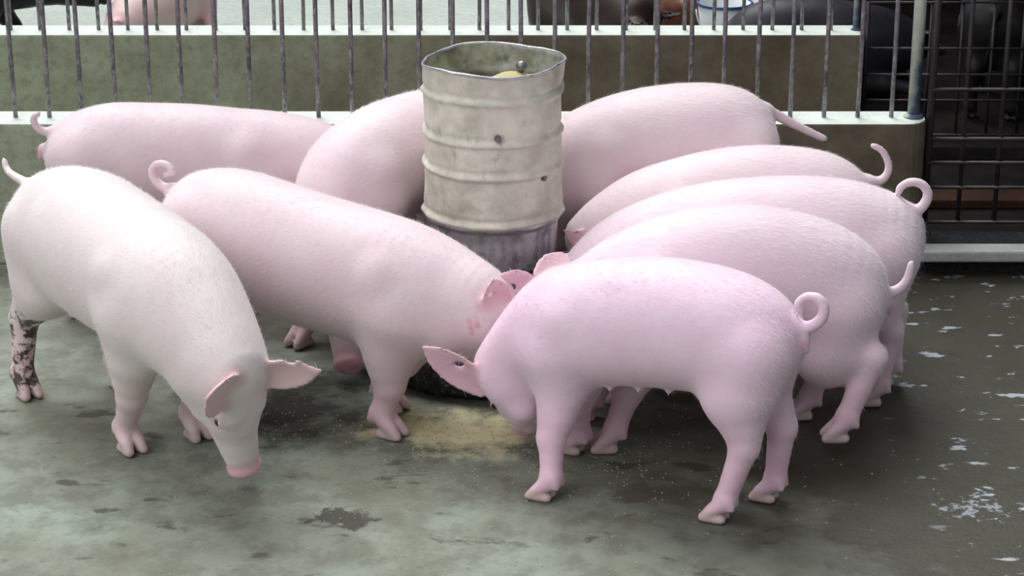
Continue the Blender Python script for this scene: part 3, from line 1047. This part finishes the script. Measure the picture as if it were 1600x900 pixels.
# tyre trough
def rubber():
    k = NT('dusty_black_rubber')
    o = k.coord('Object')
    n = k.noise(o, 30, 6, 0.75)
    c = k.mix(k.ramp(n, [(0.50, 0), (0.66, 1)]), (0.012, 0.013, 0.016), (0.10, 0.11, 0.10))
    c = k.mix(k.ramp(k.noise(o, 75, 3, 0.6), [(0.64, 0), (0.70, 1)]), c, (0.36, 0.38, 0.32))
    k.out(Base_Color=c, Roughness=0.6, Normal=k.bump(n, 0.3, 0.004))
    return k.m
M_RUB = rubber()
tyre = empty('tyre_trough', (FX, FY, 0))
tag(tyre, 'black rubber tyre lying flat as a feed trough under the metal drum', 'trough')
RO = 0.405
def tread(a, r, z):
    s = 1.0 if math.sin(44 * a) > -0.2 else 0.0
    return r - (0.010 * (1 - s) if r > RO - 0.02 and 0.012 < z < 0.10 else 0), z
bm = bmesh.new()
prof = [(0.27, 0.001), (RO - 0.035, 0.0), (RO - 0.012, 0.012), (RO, 0.03), (RO + 0.002, 0.06), (RO - 0.004, 0.09), (RO - 0.020, 0.112), (RO - 0.05, 0.126), (RO - 0.085, 0.124),
        (RO - 0.112, 0.112), (RO - 0.118, 0.104), (RO - 0.105, 0.098), (RO - 0.07, 0.10), (RO - 0.035, 0.085), (RO - 0.028, 0.05), (RO - 0.05, 0.016), (0.27, 0.012)]
add_lathe(bm, prof, 176, tread)
bm_obj('tyre_carcass', bm, M_RUB, tyre, True)
bm = bmesh.new()
for rr in (RO - 0.045, RO - 0.07):
    add_tube(bm, [(rr * math.cos(2 * math.pi * k / 96), rr * math.sin(2 * math.pi * k / 96), 0.1255) for k in range(97)], 0.003, 6, False)
bm_obj('sidewall_ring', bm, M_RUB, tyre, True)
bm = bmesh.new(); add_lathe(bm, [(0.28, 0.0), (0.28, 0.02), (0.15, 0.032), (0.0, 0.034)], 48)
o = bm_obj('feed_meal', bm, M_MEAL, None, True); o.location = (FX, FY, 0.002)
tag(o, 'yellow feed meal lying in the tyre trough under the snouts', 'feed', kind='stuff')

# crumbs of meal scattered over the floor
bm = bmesh.new()
rg = np.random.default_rng(8)
for i in range(1500):
    if i < 1000: x, y = rg.normal(-0.15, 0.30), rg.normal(5.62, 0.20)
    else: x, y = rg.normal(-0.3, 0.8), rg.normal(5.25, 0.35)
    if (x - FX) ** 2 + (y - FY) ** 2 < 0.43 ** 2 or y > 6.2: continue
    s = rg.uniform(0.0009, 0.0024)
    bmesh.ops.create_icosphere(bm, subdivisions=1, radius=s, matrix=Matrix.Translation((x, y, s * 0.6)) @ Matrix.Diagonal((1.3, 1, 0.8, 1)))
o = bm_obj('feed_crumbs', bm, M_MEAL)
tag(o, 'scattered crumbs of yellow feed on the floor before the trough', 'feed', kind='stuff')
# ---- the nine pigs of the pen ----------------------------------------------------------------
PIG_GROUP = 'pigs crowding around the feeder'
FINE, MID = 0.0065, 0.008

def W(x, y, z): return np.array([x, y, z], float)

# pale pig at the near left corner, nose on the floor
pA = Pig((-1.235, 5.97), (-0.957, 5.60),
         [(60, 344, 44), (90, 346, 84), (132, 371, 110), (180, 404, 114), (228, 436, 113), (272, 470, 110), (308, 512, 97), (340, 552, 80), (366, 588, 62)], 1.08)
pA.set_feet(hr=at_z(47, 622), fr=at_z(208, 708), fl=W(-0.86, 5.65, 0), hl=W(-1.13, 6.02, 0), uf=0.58, uh=0.17)
pA.set_head(pA.P(378, 592), at_z(384, 736, 0.045))
pA.add_ear(1, at_plane(486, 576, pA.P(400, 590), pA.h) + pA.h * 0.04, facing=W(0.1, -0.9, -0.25), notch=[(0.62, 1.0, 0.05), (0.9, 1.0, 0.05)], width=0.16)
pA.add_ear(-1, pA.P(328, 626, -0.14), facing=W(0.55, -0.75, -0.25), width=0.22, base=(0.05, -0.04, 0.12))
pA.set_tail([pA.P(48, 292), pA.P(38, 284), pA.P(24, 276), pA.P(12, 266), pA.P(6, 250)])

# pig with its head in the tyre, beside the pale one
pB = Pig((-0.93, 6.10), (-0.28, 5.755),
         [(286, 330, 44), (312, 339, 76), (360, 358, 98), (420, 384, 106), (485, 406, 106), (555, 426, 106), (625, 446, 104), (685, 466, 94), (738, 482, 74), (770, 504, 56)], 1.12)
pB.set_feet(fr=at_z(616, 684), fl=at_z(618, 642), uf=0.70, uh=0.17)
pB.set_head(pB.P(780, 470), W(-0.01, 5.80, 0.15))
pB.add_ear(-1, pB.P(774, 440, -0.09), width=0.15, facing=W(0.3, -0.9, 0.3), base=(0.05, -0.04, 0.08), notch=[(0.6, 0.3, 0.045)])
pB.add_ear(1, pB.H(0.45, -0.25, 0.42), width=0.16)
pB.set_tail([pB.P(276, 300), pB.P(262, 296), pB.P(246, 286), pB.P(238, 270), pB.P(245, 257), pB.P(260, 257), pB.P(270, 268), pB.P(258, 274)])

# pig standing along the wall
pC = Pig((-1.25, 6.71), (-0.70, 6.75),
         [(98, 236, 44), (122, 240, 68), (168, 246, 86), (230, 250, 90), (300, 252, 90), (365, 256, 88), (425, 258, 85), (480, 264, 80), (525, 276, 68)], 1.1)
pC.set_feet(uf=0.70, uh=0.17)
pC.set_head(pC.P(528, 284), pC.P(592, 372))
pC.add_ear(1); pC.add_ear(-1)
pC.set_tail([pC.P(92, 206), pC.P(78, 206), pC.P(64, 204), pC.P(54, 194), pC.P(53, 182), pC.P(62, 177)])

# pig squeezed between the feeder and the wall pig, head under the belly in front
pD = Pig((-0.20, 6.68), (-0.55, 6.32),
         [('W', -0.09, 6.80, 0.50, 0.09), ('W', -0.13, 6.76, 0.52, 0.15), ('W', -0.21, 6.69, 0.535, 0.18), ('W', -0.30, 6.60, 0.54, 0.185), ('W', -0.40, 6.50, 0.53, 0.182),
          ('W', -0.48, 6.40, 0.49, 0.172), ('W', -0.52, 6.33, 0.42, 0.145), ('W', -0.54, 6.25, 0.36, 0.118)], 1.12)
pD.set_feet(fr=at_z(465, 542), fl=W(-0.52, 6.37, 0), hl=W(-0.18, 6.75, 0), hr=W(-0.33, 6.78, 0), uf=0.72, uh=0.22)
pD.set_head(W(-0.545, 6.20, 0.33), W(-0.475, 6.05, 0.045), dorsal=W(-0.5, -1, 0.2))
pD.add_ear(1); pD.add_ear(-1)

# pig along the wall to the other side of the feeder
pE = Pig((0.70, 6.74), (0.22, 6.66),
         [(1180, 224, 55), (1158, 223, 80), (1120, 222, 92), (1060, 226, 96), (1000, 234, 95), (948, 248, 92), (905, 266, 86), (868, 288, 74), (844, 310, 58)], 1.12)
pE.set_feet(fl=W(0.42, 6.53, 0), fr=W(0.38, 6.74, 0), uf=0.68, uh=0.16)
pE.set_head(pE.P(838, 312), W(0.12, 6.58, 0.21))
pE.add_ear(1); pE.add_ear(-1)
pE.set_tail([pE.P(1192, 172), pE.P(1210, 178), pE.P(1232, 190), pE.P(1260, 204), pE.P(1288, 217)], 0.019, 0.012)

pF = Pig((0.93, 6.43), (0.45, 6.38),
         [(1335, 328, 42), (1310, 322, 70), (1270, 318, 85), (1205, 316, 90), (1140, 320, 90), (1075, 332, 88), (1015, 348, 84), (965, 368, 72), (925, 390, 58)], 1.0)
pF.set_feet(uf=0.70, uh=0.16)
pF.set_head(pF.P(918, 388), W(0.27, 6.27, 0.20))
pF.add_ear(1, pF.P(884, 362, 0.10)); pF.add_ear(-1)
pF.set_tail([pF.P(1352, 283), pF.P(1368, 285), pF.P(1382, 278), pF.P(1389, 262), pF.P(1384, 244), pF.P(1374, 232), pF.P(1362, 227)], 0.016, 0.009)

pG = Pig((1.02, 6.01), (0.50, 6.01),
         [(1408, 396, 50), (1382, 387, 83), (1325, 376, 94), (1255, 371, 97), (1185, 373, 97), (1115, 380, 96), (1050, 395, 94), (990, 416, 88), (945, 442, 76), (908, 470, 60)], 1.04)
pG.set_feet(fl=at_z(962, 628), fr=at_z(975, 590), hl=at_z(1352, 632), hr=at_z(1372, 600), uf=0.68, uh=0.15)
pG.set_head(pG.P(900, 470), W(0.25, 6.05, 0.19))
pG.add_ear(1); pG.add_ear(-1)
pG.set_tail([pG.P(1408, 330), pG.P(1426, 332), pG.P(1442, 322), pG.P(1450, 305), pG.P(1442, 289), pG.P(1424, 284), pG.P(1408, 292), pG.P(1404, 301)], 0.018, 0.010)

pH = Pig((0.86, 5.69), (0.34, 5.69),
         [(1350, 484, 50), (1325, 471, 82), (1282, 448, 100), (1210, 430, 105), (1145, 424, 105), (1080, 430, 103), (1020, 444, 98), (965, 464, 88), (920, 478, 70), (884, 482, 56)], 1.06)
pH.set_feet(fl=at_z(940, 705), fr=at_z(905, 655), hl=at_z(1300, 688, 0.05), hr=W(0.80, 5.80, 0), uf=0.69, uh=0.16, opts=dict(hl=dict(lift=0.05, hock=0.085)))
pH.set_head(pH.P(840, 446), W(0.03, 5.85, 0.18))
pH.add_ear(1, pH.P(781, 432, 0.05), facing=W(-.2, -1, .3), width=0.18, base=(0.07, -0.02, 0.08), notch=[(0.55, 0.2, 0.05), (0.8, 1.0, 0.06)]); pH.add_ear(-1, pH.P(889, 394, -0.13), facing=W(-.3, -1, .3), width=0.16, base=(0.07, -0.03, 0.12), notch=[(0.55, -1.0, 0.07)])
pH.set_tail([pH.P(1362, 452), pH.P(1384, 458), pH.P(1404, 452), pH.P(1418, 436), pH.P(1424, 412)], 0.018, 0.010)

pI = Pig((0.585, 5.215), (0.125, 5.42),
         [(1224, 552, 48), (1198, 542, 80), (1150, 524, 98), (1085, 510, 103), (1015, 503, 103), (950, 504, 100), (890, 512, 97), (846, 532, 78), (808, 558, 60), (784, 580, 50)], 1.0)
pI.set_feet(hl=at_z(1112, 812), hr=at_z(1190, 780), fl=at_z(842, 778), fr=at_z(888, 706), uf=0.68, uh=0.15)
pI.set_head(pI.P(772, 574), at_z(820, 664, 0.05))
pI.add_ear(1, pI.P(660, 546, 0.13), facing=W(-0.1, -1, -0.2), width=0.18, notch=[(0.5, -0.35, 0.06)])
pI.add_ear(-1)
pI.set_tail([pI.P(1228, 506), pI.P(1248, 512), pI.P(1268, 510), pI.P(1284, 498), pI.P(1288, 480), pI.P(1278, 466), pI.P(1260, 464), pI.P(1248, 474), pI.P(1250, 486)], 0.018, 0.010)
pI.teats = 5

M_EYE = NT('pig_eye').out(Base_Color=(0.02, 0.012, 0.01), Roughness=0.15)

def skin_material():
    k = NT('pig_skin')
    oi = k.n('ShaderNodeObjectInfo')
    at = lambda n: k.n('ShaderNodeAttribute', attribute_name=n).outputs['Fac']
    obj = k.coord('Object')
    n1 = k.noise(obj, 7, 4, 0.55)
    base = k.mix(k.ramp(n1, [(0.35, 0.0), (0.7, 1.0)]), (0.74, 0.58, 0.625), (0.79, 0.655, 0.685))
    base = k.mix(1.0, base, oi.outputs['Color'], 'MULTIPLY')
    c = k.mix(at('pink'), base, (0.70, 0.33, 0.38))
    c = k.mix(at('horn'), c, (0.62, 0.47, 0.46))
    dn = k.ramp(k.noise(obj, 24, 6, 0.7), [(0.46, 0), (0.54, 1)])
    c = k.mix(k.math('MULTIPLY', at('dirt'), dn), c, (0.060, 0.048, 0.030))
    hair = k.noise(k.mapping(obj, (60, 60, 60)), 5, 3, 0.6)
    nrm = k.bump(hair, 0.12, 0.004)
    k.out(Base_Color=c, Roughness=0.55, Normal=nrm)
    k.b.inputs['Subsurface Weight'].default_value = 0.25
    k.b.inputs['Subsurface Radius'].default_value = (0.022, 0.008, 0.007)
    k.b.inputs['Sheen Weight'].default_value = 0.25
    k.b.inputs['Sheen Roughness'].default_value = 0.4
    return k.m
M_SKIN = skin_material()

def vulva(p, px, py, back=0.0):
    c = p.P(px, py)
    p.blobs.append((c + p.up * 0.018, c - p.up * 0.020 - p.h * 0.012, 0.017, 0.009, 0.012))
    p.rosy = getattr(p, 'rosy', []) + [(*c, 0.019, 0.85)]
vulva(pI, 1256, 538); vulva(pG, 1434, 356); vulva(pH, 1386, 480); vulva(pC, 66, 240)
def scratch(p, a, b, side, amt=0.8):
    # thin red graze on the flank: point on the trunk's near surface
    for t in np.linspace(0, 1, 9):
        x, y = a[0] + (b[0] - a[0]) * t, a[1] + (b[1] - a[1]) * t
        q = p.P(x, y)
        i = np.argmin(((p.C - q) ** 2).sum(1))
        s = p.P(x, y, side * p.Rr[i] * 0.93)
        p.rosy = getattr(p, 'rosy', []) + [(*s, 0.007, amt)]
for dx in (0, 9, 20): scratch(pB, (738 + dx, 520 - dx), (730 + dx, 490 - dx), -1)
hrA = pA.feet['hr']['chain']
MUD = {'A': [(hrA[1][1], hrA[3][1], 0.075), (hrA[1][0] - pA.h * 0.04, hrA[1][1], 0.06, 0.8)],
       'I': [(pI.P(930, 440, 0.13), pI.P(985, 436, 0.10), 0.05, 0.12), (pI.H(0.72, -0.2, 0), pI.H(0.95, -0.25, 0), 0.05, 0.22)]}
PIGS = [
    ('A', pA, FINE, (1.05, 1.15, 1.07), 'whitish pig with a mud-caked hind leg, nose on the bare floor away from trough'),
    ('B', pB, FINE, (1.0, 1.0, 1.0), 'pink pig with its foreleg before the tyre trough, second from the pale muddy-legged pig'),
    ('C', pC, MID, (1.0, 1.0, 1.0), 'pink pig standing lengthwise against the low wall, tail at the far left'),
    ('D', pD, MID, (1.0, 1.0, 1.0), 'pink pig with hidden tail squeezed beside the metal drum, snout showing under another belly'),
    ('E', pE, MID, (1.0, 1.0, 1.0), 'pink pig with straight outstretched tail against the low wall'),
    ('F', pF, MID, (1.0, 1.0, 1.0), 'pink pig with only its back showing, tail hooked upward before the dark wall end'),
    ('G', pG, FINE, (1.0, 1.0, 1.04), 'pink pig with tightly curled tail standing nearest the metal gate'),
    ('H', pH, FINE, (1.02, 1.0, 1.06), 'pink pig with a lifted hind foot and raised short tail'),
    ('I', pI, FINE, (1.13, 1.04, 1.18), 'smooth pink pig seen whole from the side, with ring-curled tail and row of teats'),
]
for key, p, h, tint, label in PIGS:
    o = p.build('pig', M_SKIN, h, MUD.get(key), tint)
    o.color = (*tint, 1)
    tag(o, label, 'pig', PIG_GROUP)

k = NT('pig_bristle')
M_HAIR = k.out(Base_Color=(0.86, 0.80, 0.77), Roughness=0.5)
for i, (key, p, h, tint, label) in enumerate(PIGS):
    add_bristles(p, M_HAIR, 16000 if h == FINE else 11000, 0.018, 0.0008, i)
# ----------------------------------------------------------------------------------------------
# animals and pail behind the farther wall
# ----------------------------------------------------------------------------------------------
def coat(name, a, b, rough=0.45):
    k = NT(name)
    o = k.coord('Object')
    n = k.noise(k.mapping(o, (1, 1, 1)), 9, 6, 0.6)
    c = k.mix(k.ramp(n, [(0.35, 0), (0.65, 1)]), a, b)
    c = k.mix(k.n('ShaderNodeAttribute', attribute_name='horn').outputs['Fac'], c, (0.05, 0.045, 0.04))
    k.b.inputs['Specular IOR Level'].default_value = 0.25
    k.out(Base_Color=c, Roughness=rough, Normal=k.bump(k.noise(o, 260, 3, 0.6), 0.25, 0.004))
    return k.m
M_BLACK = coat('black_pig_coat', (0.006, 0.005, 0.006), (0.013, 0.012, 0.013))
M_GREY = coat('slate_black_pig_coat', (0.014, 0.013, 0.018), (0.030, 0.027, 0.036))
M_DKBROWN = coat('dark_brown_pig_coat', (0.020, 0.011, 0.009), (0.036, 0.023, 0.019))
M_BROWN = coat('red_brown_pig_coat', (0.10, 0.034, 0.016), (0.19, 0.075, 0.036))

def plain_pig(xy, ang, size, zc, mat, label, head=(0.30, -0.28), yaw=0.0, lying=False, group=None, coarse=0.012, tail=True, feet=None):
    """xy: floor point under the belly; ang: heading; zc: height of the trunk's middle"""
    h = np.array([math.cos(ang), math.sin(ang), 0])
    L = np.array([-h[1], h[0], 0])
    c = np.array([xy[0], xy[1], zc])
    s = size
    st = []
    for u, dz, r in ((-.40, -.02, .06), (-.35, .0, .12), (-.25, .02, .165), (-.10, .02, .175), (.05, .01, .175), (.18, .0, .168), (.29, -.01, .145), (.37, -.02, .115)):
        q = c + h * u * s + np.array([0, 0, dz * s])
        st.append(('W', *q, r * s))
    p = Pig(c - h * 0.25 * s, c + h * 0.2 * s, st, s)
    if lying:
        fl = {k: (c + h * u * s + L * v * s)[:2] for k, u, v in (('fl', .42, .12), ('fr', .42, -.12), ('hl', -.12, .2), ('hr', -.12, -.2))}
        p.set_feet(**fl, uf=0.62, uh=0.2)
    else:
        p.set_feet(**(feet or {}), uf=0.62, uh=0.2)
    hd = unit(h * math.cos(yaw) + L * math.sin(yaw))
    poll = c + h * 0.40 * s + np.array([0, 0, 0.05 * s])
    p.set_head(poll, poll + hd * head[0] * s + np.array([0, 0, head[1] * s]), dorsal=hd * 0.7 + p.up)
    p.add_ear(1); p.add_ear(-1)
    if tail:
        b = c - h * 0.40 * s + np.array([0, 0, 0.07 * s])
        p.set_tail([b, b - h * 0.05 * s, b - h * 0.08 * s + L * 0.01 - p.up * 0.05 * s, b - h * 0.085 * s + L * 0.02 - p.up * 0.13 * s, b - h * 0.08 * s + L * 0.03 - p.up * 0.20 * s], 0.014, 0.008)
    o = p.build('pig', mat, coarse)
    tag(o, label, 'pig', group)
    return p
BG = 'pigs in the yard behind the farther wall'
plain_pig((-1.62, 10.1), math.radians(-108), 0.92, 0.18, M_SKIN, 'pink pig lying down in the yard behind the farther wall', (0.13, -0.08), -0.9, True, BG).obj.color = (0.84, 0.75, 0.67, 1)
plain_pig((-2.41, 9.85), 0.0, 0.95, 0.40, M_BLACK, 'black pig standing behind the railings in the yard, only its legs and belly showing', (0.24, -0.16), 0, False, BG, feet=dict(fl=(-2.17, 9.93), fr=(-2.30, 9.78)))
plain_pig((0.355, 9.5), math.radians(-62), 0.98, 0.35, M_DKBROWN, 'dark brown pig with lowered snout behind the railings, beside a red-brown one', (0.14, -0.26), 0.5, False, BG)
plain_pig((0.735, 9.95), math.radians(95), 0.66, 0.25, M_BROWN, 'small red-brown pig turned away, beside the white pail', (0.2, -0.15), 0, False, BG)
plain_pig((1.31, 9.25), math.radians(4), 0.97, 0.24, M_GREY, 'slate-black pig lying just behind the farther wall beside the white pail', (0.15, -0.10), 0, True, BG)
plain_pig((2.06, 9.25), math.radians(75), 1.0, 0.38, M_BLACK, 'black pig seen from behind through the iron gate, tail hanging', (0.22, -0.2), 0, False, BG)

# white pail
px_ = at_y(1132, 20, 9.62)
pail = empty('pail', (px_[0], 9.62, 0.0))
tag(pail, 'white plastic pail with a blue rim behind the farther wall', 'pail')
M_PAIL = NT('white_plastic').out(Base_Color=(0.62, 0.68, 0.68), Roughness=0.4)
M_BLUE = NT('blue_plastic').out(Base_Color=(0.03, 0.07, 0.26), Roughness=0.4)
zr = at_y(1132, 4, 9.62)[2]
bm = bmesh.new(); add_lathe(bm, [(0.0, 0.002), (0.085, 0.002), (0.10, zr * 0.5), (0.118, zr), (0.112, zr), (0.095, zr * 0.5), (0.08, 0.02), (0, 0.02)], 40); bm_obj('bucket', bm, M_PAIL, pail, True)
bm = bmesh.new(); add_tube(bm, [(0.119 * math.cos(2 * math.pi * k / 40), 0.119 * math.sin(2 * math.pi * k / 40), zr) for k in range(41)], 0.006, 8, False); bm_obj('rim', bm, M_BLUE, pail, True)
bm = bmesh.new(); add_tube(bm, [(0.124 * math.cos(a), -0.05 * math.sin(a), zr - 0.03 - 0.13 * math.sin(a)) for a in np.linspace(0, math.pi, 21)], 0.0035, 8); bm_obj('handle', bm, M_PAIL, pail, True)
